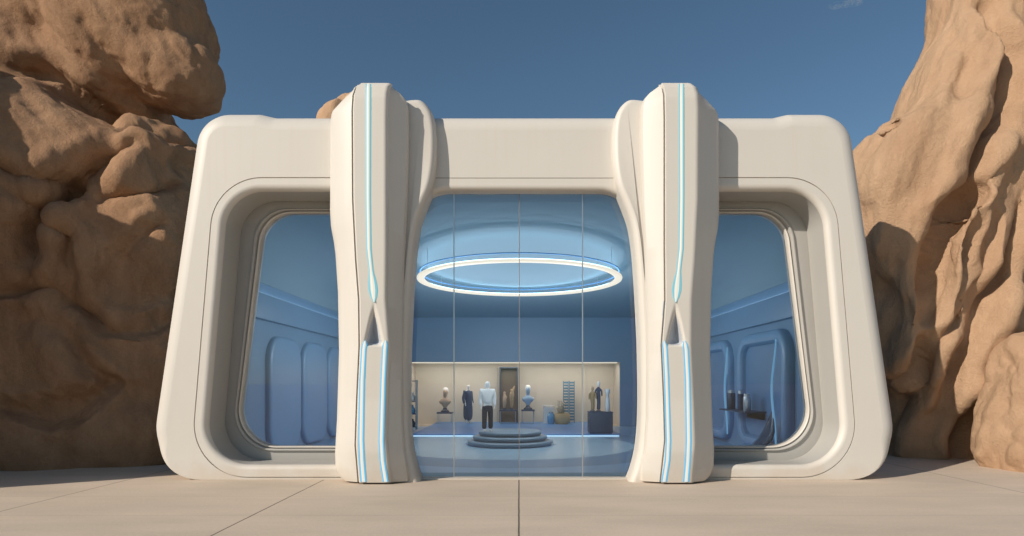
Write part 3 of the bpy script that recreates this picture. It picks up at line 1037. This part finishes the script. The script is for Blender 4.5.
# white carton, glazed jar, basket with dry flowers
x, _ = at(549, 0, YN)
z0 = FZ
ct = empty('carton', (x, YN, FZ), 'white open carton standing behind the blue jar in the niche', 'carton')
w, h = 0.25, 0.86
bm = bmesh.new()
add_box(bm, x - w, x + w, YN + 0.22, YN + 0.24, FZ, FZ + h); add_box(bm, x - w, x + w, YN - 0.04, YN - 0.02, FZ, FZ + h * 0.9)
add_box(bm, x - w, x - w + 0.02, YN - 0.019, YN + 0.219, FZ, FZ + h); add_box(bm, x + w - 0.02, x + w, YN - 0.019, YN + 0.219, FZ, FZ + h)
add_box(bm, x - w + 0.021, x + w - 0.021, YN - 0.019, YN + 0.219, FZ, FZ + 0.02)
bm_link('carton_wall', bm, M_PLASTER, ct)
bm = bmesh.new()
q = [bm.verts.new(p) for p in ((x - w, YN - .04, FZ + h * .9), (x + w, YN - .04, FZ + h * .9), (x + w, YN - .13, FZ + h * .97), (x - w, YN - .13, FZ + h * .97))]
f = bm.faces.new(q); r = bmesh.ops.solidify(bm, geom=[f], thickness=0.01)
bm_link('flap', bm, M_PLASTER, ct)
xj, _ = at(551, 0, YN - 0.3)
jar = empty('jar', (xj, YN - 0.3, FZ), 'blue glazed jar with a steel lid standing before the white carton', 'jar')
lathe('vessel', xj, YN - 0.3, [(0.12, FZ), (0.17, FZ + .1), (0.18, FZ + .3), (0.15, FZ + .45), (0.10, FZ + .5), (0.10, FZ + .53), (0, FZ + .53)], M_MINERAL, jar, 28)
lathe('lid', xj, YN - 0.3, [(0.115, FZ + .531), (0.115, FZ + .56), (0.03, FZ + .58), (0.03, FZ + .62), (0, FZ + .63)], M_STEEL, jar, 28)
xb, _ = at(562, 0, YN - 0.25)
yb2 = YN - 0.25
bk = empty('basket', (xb, yb2, FZ), 'round wicker basket on the stage holding dry flowers', 'basket')
lathe('bowl', xb, yb2, [(0.28, FZ), (0.36, FZ + .12), (0.385, FZ + .28), (0.36, FZ + .44), (0.33, FZ + .50), (0.30, FZ + .50), (0.32, FZ + .42), (0.34, FZ + .28), (0.30, FZ + .06), (0, FZ + .05)], M_WICKER, bk, 40)
fl = empty('dry_flowers', (xb, yb2, FZ + 0.06), 'bunch of dry white and ochre flowers standing in the basket', 'flowers')
bs, bw = bmesh.new(), bmesh.new()
for k in range(26):
    a, r = random.uniform(0, 6.28), random.uniform(0.02, 0.30)
    tip = (xb + r * math.cos(a) - 0.03, yb2 + r * math.sin(a) * 0.8, FZ + random.uniform(0.72, 1.12))
    add_tube(bs, (xb + r * 0.3 * math.cos(a), yb2 + r * 0.3 * math.sin(a), FZ + 0.07), tip, 0.008, 0.005, 5)
    bmesh.ops.create_icosphere(bw, subdivisions=1, radius=random.uniform(0.025, 0.05), matrix=Matrix.Translation(tip) @ Matrix.Diagonal((1, 1, 0.7, 1)))
bm_link('stems', bs, M_LEAF, fl); bm_link('blossoms', bw, mat('dry_blossom', (0.62, 0.55, 0.42), 0.8, var=0.3, vscale=25), fl, 180)

# two slatted towers
for px, lab in ((565.8, 'tall slatted teal rack behind the basket, nearer the carton'), (571.8, 'tall slatted teal rack nearer the dark plinth')):
    Y = YN + 0.45
    x, zt3 = at(px, 381, Y)
    t = empty('slatted_rack', (x, Y, FZ), lab, 'rack', 'slatted teal racks')
    for sx in (-1, 1):
        box('post', x + sx * 0.115 - 0.015, x + sx * 0.115 + 0.015, Y - 0.05, Y + 0.05, FZ, zt3, M_TEAL, t)
    bm = bmesh.new()
    zz = FZ + 0.12
    while zz < zt3 - 0.1:
        add_box(bm, x - 0.099, x + 0.099, Y - 0.04, Y + 0.04, zz, zz + 0.085)
        zz += 0.135
    bm_link('shelves', bm, M_TEAL, t)

# dark plinth at the right of the stage with statues
YP = 10.45
px0, zp = at(588.5, 411.5, YP); px1, _ = at(611.5, 0, YP)
pl = empty('plinth', ((px0 + px1) / 2, YP, FZ), 'dark navy block plinth at the lit edge of the stage', 'plinth')
box('block', px0, px1, YP - 0.35, YP + 0.35, FZ + 0.03, zp - 0.035, M_DARK, pl, 0.01)
box('top_slab', px0 - 0.012, px1 + 0.012, YP - 0.362, YP + 0.362, zp - 0.034, zp, M_NAVY if False else M_DARK, pl, 0.008)
box('foot', px0 + 0.03, px1 - 0.03, YP - 0.32, YP + 0.32, FZ, FZ + 0.029, M_BLACK, pl)
def statue(px, top, Y, lab, m1, m2, slim=1.0, arm=True):
    x, zt4 = at(px, top, Y); h = zt4 - zp
    r = empty('statuette', (x, Y, zp), lab, 'statuette', 'statuettes on the dark plinth')
    lathe('base', x, Y, [(0.10 * slim, zp), (0.10 * slim, zp + .04), (0.06 * slim, zp + .05), (0, zp + .05)], M_DARK, r, 16)
    vs = [(x, Y, zp + .05), (x + .015, Y, zp + .30 * h), (x - .01, Y, zp + .55 * h), (x, Y, zp + .70 * h), (x, Y, zp + .78 * h)]
    es = [(0, 1), (1, 2), (2, 3), (3, 4)]
    rs = [.085 * slim, .075 * slim, .10 * slim, .075 * slim, .03]
    if arm:
        vs += [(x - .12 * slim, Y, zp + .66 * h), (x - .13 * slim, Y - .03, zp + .45 * h), (x + .12 * slim, Y, zp + .66 * h), (x + .13 * slim, Y - .04, zp + .48 * h)]
        es += [(3, 5), (5, 6), (3, 7), (7, 8)]; rs += [.04, .03, .04, .03]
    link('robe', skin(vs, es, rs, 2), m1, r, 180)
    link('head', skin([(x, Y, zp + .76 * h), (x, Y - .01, zp + .86 * h), (x, Y, zp + .95 * h)], [(0, 1), (1, 2)], [.035, (.06 * slim + .01, .07), .045], 2), m2, r, 180)
M_STRIPE = mat('ochre_robe', (0.34, 0.24, 0.12), 0.7, var=0.5, vscale=18)
statue(592.5, 385, YP - 0.05, 'ochre robed statuette at the left end of the dark plinth', M_STRIPE, M_BEIGE)
statue(598.5, 379.5, YP + 0.02, 'tallest statuette, dark blue robe and white head, on the plinth', M_NAVY, M_PLASTER, 0.95)
xg, _ = at(607.5, 0, YP)
vz = empty('glass_vase', (xg, YP, zp), 'slender white vase at the right end of the dark plinth', 'vase')
h = az(389, YP) - zp
lathe('vessel', xg, YP, [(0.07, zp), (0.085, zp + .05), (0.10, zp + .25 * h), (0.075, zp + .55 * h), (0.05, zp + .72 * h), (0.085, zp + .80 * h), (0.10, zp + .90 * h), (0.08, zp + h), (0.06, zp + h), (0.07, zp + .88 * h), (0, zp + .8 * h)], mat('milk_glass', (0.66, 0.70, 0.72), 0.15, coat=0.5), vz, 24)

# narrow shelf rack at the left end of the stage
YR = 12.2
x0, zt5 = at(408.5, 380, YR); x1, _ = at(417, 0, YR)
rk = empty('shelf_rack', ((x0 + x1) / 2, YR, FZ), 'narrow dark shelf rack at the left end of the stage', 'rack')
for xx in (x0, x1 - 0.03):
    box('post', xx, xx + 0.03, YR - 0.2, YR + 0.2, FZ, zt5, M_TEAL, rk)
rzs = [FZ + 0.1, FZ + 0.62, FZ + 1.14, zt5 - 0.06]
for zz in rzs:
    box('shelf', x0 + 0.031, x1 - 0.031, YR - 0.2, YR + 0.2, zz, zz + 0.035, M_DARK, rk)
for zz, hh, m, lab in ((rzs[0], 0.3, M_DARK, 'squat dark flask on the bottom shelf of the narrow rack'), (rzs[1], 0.36, M_MINERAL, 'blue flask on the middle shelf of the narrow rack'), (rzs[2], 0.34, M_PLASTER, 'white flask on the upper shelf of the narrow rack')):
    q = lathe('flask', (x0 + x1) / 2, YR, [(0.09, zz + .036), (0.11, zz + .036 + hh * .3), (0.09, zz + .036 + hh * .6), (0.035, zz + .036 + hh * .75), (0.035, zz + .036 + hh), (0, zz + .036 + hh)], m, None, 20)
    tag(q, lab, 'flask', 'flasks on the narrow rack')

# right wall: shelf with canisters, and a dark seat
YC0, YC1 = ax(0, 0), 0
def yat(px, X):                 # depth at which a wall line X shows at px
    return (X - CX) * F / (px - 519) + CY
Xs = 6.45
ya, ybb = yat(752, Xs), yat(725.5, Xs)
zs_ = az(410, (ya + ybb) / 2)
sh = empty('wall_shelf', (HW - 0.3, (ya + ybb) / 2, zs_), 'slim dark shelf on the right-hand blue wall', 'shelf')
box('board', Xs - 0.2, HW - 0.02, ya, ybb, zs_ - 0.04, zs_, M_DARK, sh)
bm = bmesh.new()
add_box(bm, HW - 0.04, HW - 0.021, ya + 0.1, ybb - 0.1, zs_ - 0.25, zs_ - 0.041)
bm_link('bracket', bm, M_STEEL, sh)
for px, hh, rr, m, lab in ((731, 0.60, 0.13, M_DARK, 'widest dark canister on the wall shelf'), (740.5, 0.58, 0.09, M_NAVY, 'plain navy canister in the middle of the wall shelf'), (747, 0.5, 0.11, M_STEEL, 'smaller steel canister with a white cap on the wall shelf')):
    y = yat(px, Xs)
    c = empty('canister', (Xs, y, zs_), lab, 'canister', 'canisters on the wall shelf')
    lathe('can_body', Xs, y, [(rr * .9, zs_), (rr, zs_ + .02), (rr, zs_ + hh * .8), (rr * .92, zs_ + hh * .84), (0, zs_ + hh * .84)], m, c, 28)
    lathe('cap', Xs, y, [(rr * .8, zs_ + hh * .841), (rr * .8, zs_ + hh * .98), (rr * .7, zs_ + hh), (0, zs_ + hh)], M_STEEL if m is not M_STEEL else M_PLASTER, c, 28)
# sculptural seat whose back sweeps up to a point
ySeat = 3.6
xq = 6.42
st = empty('lounge_seat', (xq, ySeat, 0.012), 'dark moulded seat with a back sweeping up to a point inside the right window', 'seat')
prof = [(-0.40, 0.08), (-0.30, 0.10), (-0.15, 0.18), (0.0, 0.32), (0.10, 0.52), (0.16, 0.78), (0.20, 1.08)]
th = [0.06, 0.14, 0.20, 0.21, 0.15, 0.08, 0.02]
wd = [0.30, 0.40, 0.45, 0.46, 0.38, 0.22, 0.03]
bm = bmesh.new()
rings = []
for (dx, z), t_, w_ in zip(prof, th, wd):
    ring = []
    for k in range(20):
        a = 2 * math.pi * k / 20
        ring.append((xq + dx + t_ * 0.5 * math.cos(a), ySeat + w_ * math.sin(a), 0.18 + z + t_ * 0.25 * math.cos(a + 2.2)))
    rings.append(ring)
vr, _ = loft(bm, rings)
bm.faces.new(vr[0]); bm.faces.new(vr[-1][::-1])
bm_link('moulded_shell', bm, mat('dark_gloss', (0.02, 0.045, 0.09), 0.15, coat=0.6), st, 60)
lathe('pedestal', xq - 0.1, ySeat, [(0.28, 0.0125), (0.28, 0.03), (0.07, 0.05), (0.06, 0.30), (0, 0.30)], M_STEEL, st, 28)

# ------------------------------------------------------------------ rocks
def rock(name, lumps, voxel, m, label, cat='rock', octs=(), flow=(0, 0, 0), stretch=2.2, warp=0.5, seed=0.0, smooth_it=10, group=None, power=3.2, grooves=()):
    bm = bmesh.new()
    for (c, r, rot) in lumps:
        T = Matrix.Translation(c) @ Matrix.Rotation(R(rot[2]), 4, 'Z') @ Matrix.Rotation(R(rot[1]), 4, 'Y') @ Matrix.Rotation(R(rot[0]), 4, 'X') @ Matrix.Diagonal((*r, 1))
        nv = bmesh.ops.create_icosphere(bm, subdivisions=4, radius=1.0)['verts']
        for v in nv:
            c0 = v.co
            k = (abs(c0.x) ** power + abs(c0.y) ** power + abs(c0.z) ** power) ** (-1.0 / power)
            v.co = T @ (c0 * k)
    me = bpy.data.meshes.new(name); bm.to_mesh(me); bm.free()
    o = bpy.data.objects.new(name, me); C.objects.link(o)
    rm = o.modifiers.new('r', 'REMESH'); rm.mode = 'VOXEL'; rm.voxel_size = voxel; rm.adaptivity = 0
    sm = o.modifiers.new('s', 'SMOOTH'); sm.iterations = smooth_it; sm.factor = 0.5
    def bake():
        dg = bpy.context.evaluated_depsgraph_get()
        nm = bpy.data.meshes.new_from_object(o.evaluated_get(dg))
        old = o.data; o.modifiers.clear(); o.data = nm; bpy.data.meshes.remove(old)
        return nm
    me = bake()
    Rm = np.array(Matrix.Rotation(R(flow[0]), 3, 'X') @ Matrix.Rotation(R(flow[1]), 3, 'Y') @ Matrix.Rotation(R(flow[2]), 3, 'Z'))
    def get():
        n = len(me.vertices)
        a = np.empty(n * 3, np.float32); me.vertices.foreach_get('co', a)
        b = np.empty(n * 3, np.float32); me.vertices.foreach_get('normal', b)
        return a.reshape(-1, 3).astype(float), b.reshape(-1, 3).astype(float)
    def put(co):
        me.vertices.foreach_set('co', co.astype(np.float32).ravel()); me.update()
    co, nr = get()
    # water-worn grooves that follow their own courses down the face
    for pts, Yg, w, dep in grooves:
        co, nr = get()
        pw = [Vector(at(px, py, Yg)) for px, py in pts]
        wob = np.stack([pnoise(co * 0.9 + seed), pnoise(co * 0.9 + seed + 40)], 1) * 0.16
        q = co[:, [0, 2]] + wob
        best = np.full(len(co), 1e9); tt = np.zeros(len(co))
        n_ = len(pw) - 1
        for k in range(n_):
            a, b = np.array(pw[k]), np.array(pw[k + 1])
            ab = b - a
            t = np.clip(((q - a) @ ab) / (ab @ ab), 0, 1)
            d = np.linalg.norm(q - (a + t[:, None] * ab), axis=1)
            m_ = d < best
            best[m_] = d[m_]; tt[m_] = (k + t[m_]) / n_
        ww = w * (0.75 + 0.5 * pnoise(co * 0.7 + 3.0))
        front = np.clip((0.35 - nr[:, 1]) / 0.6, 0, 1)
        taper = np.clip(np.minimum(tt, 1 - tt) * 6 + 0.25, 0, 1)
        d = -dep * np.exp(-(best / ww) ** 1.3) + 0.22 * dep * np.exp(-((best - 2.3 * ww) / (1.2 * ww)) ** 2)
        put(co + nr * (d * front * taper)[:, None])
    for i, (fq, amp, kind, st_) in enumerate(octs):
        if i == 2:
            o.data = me
            s = o.modifiers.new('sub', 'SUBSURF'); s.levels = 1; s.subdivision_type = 'CATMULL_CLARK'
            me = bake()
        co, nr = get()
        q = co @ Rm.T
        wv = np.stack([pnoise(q * 0.35 + seed + 31.7 * k) for k in (1, 2, 3)], 1) * warp
        wv += np.stack([pnoise(q * 1.1 + seed + 17.3 * k) for k in (1, 2, 3)], 1) * warp * 0.3
        q = q + wv
        q = q * np.array([1, 1, 1.0 / st_]) * fq + seed * 1.37 + i * 9.1
        nv = pnoise(q)
        if kind == 'billow':
            d = np.sqrt(nv * nv + 0.0016) * 2 - 0.35
        elif kind == 'crack':
            d = -np.exp(-(nv / 0.07) ** 2)
            d *= np.clip(pnoise(q * 0.37 + 5.2) * 2.2 + 0.35, 0, 1)
        else:
            d = nv
        co = co + nr * (d * amp)[:, None]
        put(co)
    for p in me.polygons:
        p.use_smooth = True
    me.materials.append(m)
    o.data = me
    return tag(o, label, cat, group)

def lump(px, py, Y, rx, ry, rz, rot=(0, 0, 0)):
    x, z = at(px, py, Y)
    return ((x, Y, z), (rx, ry, rz), rot)

left_l = [
    lump(140, 30, 4.8, 1.95, 1.7, 2.1, (0, -8, 10)),        # head
    lump(180, 78, 4.4, 1.15, 1.1, 0.85, (0, 4, 15)),        # overhanging chin
    lump(120, -50, 5.2, 2.1, 1.9, 2.2),
    lump(72, 28, 5.0, 1.7, 1.7, 0.95, (0, -22, 0)),
    lump(60, 85, 5.2, 2.9, 1.9, 1.35, (0, 24, 0)),          # shoulder running down to the right
    lump(0, 95, 5.6, 2.4, 2.0, 1.5, (0, -6, 0)),
    lump(-50, 118, 5.0, 2.0, 2.0, 2.0),
    lump(40, 175, 3.5, 2.4, 1.7, 2.0, (0, 38, 0)),          # shaded shoulder
    lump(-20, 220, 2.9, 1.9, 1.7, 2.8, (0, 15, 0)),
    lump(150, 185, 4.1, 1.45, 1.6, 1.65, (0, 12, 0)),       # ledge under the head
    lump(150, 260, 3.9, 1.5, 1.6, 1.9, (0, 20, 0)),
    lump(80, 290, 3.5, 1.7, 1.6, 2.6, (0, 25, 0)),
    lump(140, 370, 3.5, 1.7, 1.5, 2.0, (0, 15, 0)),
    lump(60, 390, 3.0, 2.4, 1.5, 2.0, (0, 10, 0)),
    lump(120, 440, 3.0, 1.9, 1.4, 1.3),
    lump(40, 440, 2.7, 2.4, 1.4, 1.5),
    lump(-40, 380, 2.5, 2.2, 1.6, 3.2),
    lump(95, 270, 7.0, 3.0, 3.0, 6.4),                       # core
    lump(0, 240, 7.0, 3.6, 3.2, 7.0),
    ((-15.6, 1.3, 4.0), (2.3, 2.3, 7.4), (0, 0, 0)),       # the canyon side beyond the frame
    ((-14.9, -1.8, 3.4), (2.0, 2.2, 6.0), (0, 0, 0)),
]
left_g = [
    ([(0, 60), (54, 74), (98, 112), (128, 136)], 3.4, 0.30, 0.55),
    ([(128, 134), (98, 161), (76, 188), (54, 215), (46, 250), (40, 290)], 2.4, 0.26, 0.60),
    ([(205, 124), (172, 130), (148, 122), (122, 136)], 3.2, 0.22, 0.45),
    ([(190, 138), (168, 157), (172, 172), (148, 195), (100, 203)], 2.6, 0.17, 0.36),
    ([(-5, 161), (27, 184), (56, 180), (40, 215), (24, 262)], 2.0, 0.20, 0.40),
    ([(0, 295), (54, 286), (98, 327), (134, 322), (178, 292)], 2.0, 0.24, 0.42),
    ([(54, 331), (103, 385), (54, 412), (0, 403)], 1.7, 0.22, 0.38),
    ([(160, 215), (120, 250), (110, 300)], 2.3, 0.2, 0.30),
    ([(84, 18), (100, 40), (130, 66), (150, 105)], 3.2, 0.40, 0.13),
    ([(30, 34), (70, 54), (100, 66)], 3.6, 0.35, 0.14),
    ([(15, 190), (70, 240), (66, 300)], 2.0, 0.16, 0.28),
]
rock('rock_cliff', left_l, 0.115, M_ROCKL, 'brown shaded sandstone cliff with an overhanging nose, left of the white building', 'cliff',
     octs=((0.3, 0.26, 'plain', 1.6), (0.55, 0.10, 'billow', 3.4), (1.1, 0.13, 'plain', 2.8), (2.3, 0.065, 'plain', 3.2), (4.6, 0.036, 'plain', 2.6), (9.5, 0.018, 'plain', 2.0)), flow=(0, 38, 10), seed=3.3, smooth_it=26, warp=0.4, power=2.6, grooves=left_g)

right_l = [
    lump(990, 10, 4.2, 1.45, 1.5, 4.6, (0, 6, 0)),           # pillar
    lump(955, 120, 3.9, 1.55, 1.6, 3.0, (0, 20, 0)),
    lump(925, 190, 3.4, 1.6, 1.6, 2.8, (0, 22, 0)),          # sloping face
    lump(900, 170, 3.3, 1.15, 1.4, 1.7, (0, 28, 0)),
    lump(910, 280, 3.6, 1.2, 1.5, 3.0, (0, 6, 0)),
    lump(960, 270, 3.7, 1.5, 1.6, 4.0, (0, 14, 0)),
    lump(1030, 120, 4.4, 1.5, 1.7, 5.4, (0, 6, 0)),
    lump(1035, 290, 4.8, 1.3, 1.6, 4.2, (0, 8, 0)),
    lump(925, 400, 4.7, 1.5, 1.5, 2.6, (0, 5, 0)),
    lump(955, 350, 4.2, 1.0, 1.3, 2.2, (0, 10, 0)),
    lump(940, 445, 4.8, 1.8, 1.4, 1.2),
    lump(1020, 400, 6.4, 1.8, 1.5, 3.2),
    lump(1005, 290, 7.2, 2.8, 3.2, 7.8),
]
right_g = [
    ([(1014, -10), (1016, 54), (1006, 99), (988, 135), (963, 170), (957, 192), (941, 215), (931, 260), (926, 305)], 2.3, 0.26, 0.75),
    ([(990, 170), (958, 206), (944, 251), (940, 296), (930, 330)], 2.1, 0.20, 0.50),
    ([(1020, 188), (1010, 269), (986, 296), (968, 359), (960, 410)], 2.3, 0.24, 0.65),
    ([(1026, 160), (1016, 300), (1001, 359), (979, 412), (975, 470)], 2.8, 0.30, 0.80),
    ([(884, 400), (906, 380), (930, 352), (957, 306)], 2.6, 0.30, 0.40),
    ([(975, 185), (966, 260), (962, 330)], 2.2, 0.15, 0.35),
    ([(995, 215), (982, 262), (972, 300)], 2.2, 0.14, 0.34),
    ([(912, 330), (918, 420), (910, 470)], 3.0, 0.22, 0.35),
    ([(965, 0), (962, 60), (950, 110)], 2.7, 0.28, 0.16),
    ([(900, 100), (906, 104), (910, 101)], 2.0, 0.10, 0.30),
    ([(1000, -10), (996, 60), (980, 105)], 2.6, 0.16, 0.22),
    ([(885, 260), (896, 320), (890, 390)], 2.4, 0.20, 0.25),
]
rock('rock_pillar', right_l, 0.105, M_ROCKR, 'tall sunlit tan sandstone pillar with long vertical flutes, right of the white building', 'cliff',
     octs=((0.3, 0.20, 'plain', 2.4), (0.7, 0.09, 'billow', 5.0), (1.1, 0.12, 'plain', 4.5), (2.3, 0.06, 'plain', 4.0), (4.6, 0.034, 'plain', 3.0), (9.5, 0.017, 'plain', 2.0)), flow=(0, -15, 0), seed=8.1, smooth_it=26, warp=0.28, power=2.5, grooves=right_g)

rock('boulder', [lump(1037, 395, 1.7, 0.95, 0.95, 1.45, (0, 14, 0)), lump(1026, 440, 1.6, 0.72, 0.9, 1.1), lump(1050, 420, 2.0, 1.1, 1.0, 1.6)], 0.07, M_ROCKR,
     'rounded tan boulder in the sun at the foot of the tall rock pillar', 'boulder', octs=((0.8, 0.15, 'billow', 1.6), (1.6, 0.07, 'billow', 1.8), (2.6, 0.04, 'billow', 1.4), (6.0, 0.015, 'plain', 1)), seed=5.7, smooth_it=8, flow=(0, -15, 0))

xk, zk = at(356, 108, 20.5)
rock('rock_spire', [((xk, 20.5, zk - 1.4), (1.9, 1.6, 1.6), (0, 0, 0)), ((xk + 0.3, 20.6, zk - 6), (2.2, 2.0, 6.0), (0, 0, 0)), ((xk + 0.2, 20.8, 3.0), (2.8, 2.6, 6.5), (0, 0, 0))], 0.18, M_ROCKR,
     'small tan rock top showing behind the roof beside the column', 'rock', octs=((0.5, 0.35, 'billow', 2), (1.1, 0.16, 'billow', 2.0)), seed=2.2, smooth_it=6)

# ------------------------------------------------------------------ a wisp of cloud
mv = bpy.data.materials.new('cloud_vapour')
mv.use_nodes = True
n, l = mv.node_tree.nodes, mv.node_tree.links
n.remove(n['Principled BSDF'])
pv = n.new('ShaderNodeVolumePrincipled')
pv.inputs['Color'].default_value = (0.95, 0.95, 0.95, 1)
pv.inputs['Anisotropy'].default_value = 0.2
tc = n.new('ShaderNodeTexCoord')
t = n.new('ShaderNodeTexNoise'); t.inputs['Scale'].default_value = 0.12; t.inputs['Detail'].default_value = 5; t.inputs['Roughness'].default_value = 0.65
l.new(tc.outputs['Object'], t.inputs['Vector'])
rp = n.new('ShaderNodeMapRange'); rp.inputs['From Min'].default_value = 0.46; rp.inputs['From Max'].default_value = 0.75; rp.inputs['To Max'].default_value = 0.09
l.new(t.outputs['Fac'], rp.inputs['Value'])
l.new(rp.outputs[0], pv.inputs['Density'])
l.new(pv.outputs[0], n['Material Output'].inputs['Volume'])
cxx, czz = at(846, 4, 600)
bm = bmesh.new()
for dx, dz, rx, rz in ((0, 0, 14, 3.0), (9, 1.0, 9, 2.4), (-10, -1.8, 8, 1.8)):
    bmesh.ops.create_icosphere(bm, subdivisions=3, radius=1.0, matrix=Matrix.Translation((dx, 0, dz)) @ Matrix.Diagonal((rx, 6, rz, 1)))
cl = bm_link('cloud', bm, mv, None, 180)
cl.location = (cxx, 600, czz)
tag(cl, 'thin wisp of white cloud high in the blue sky', 'cloud', kind='stuff')
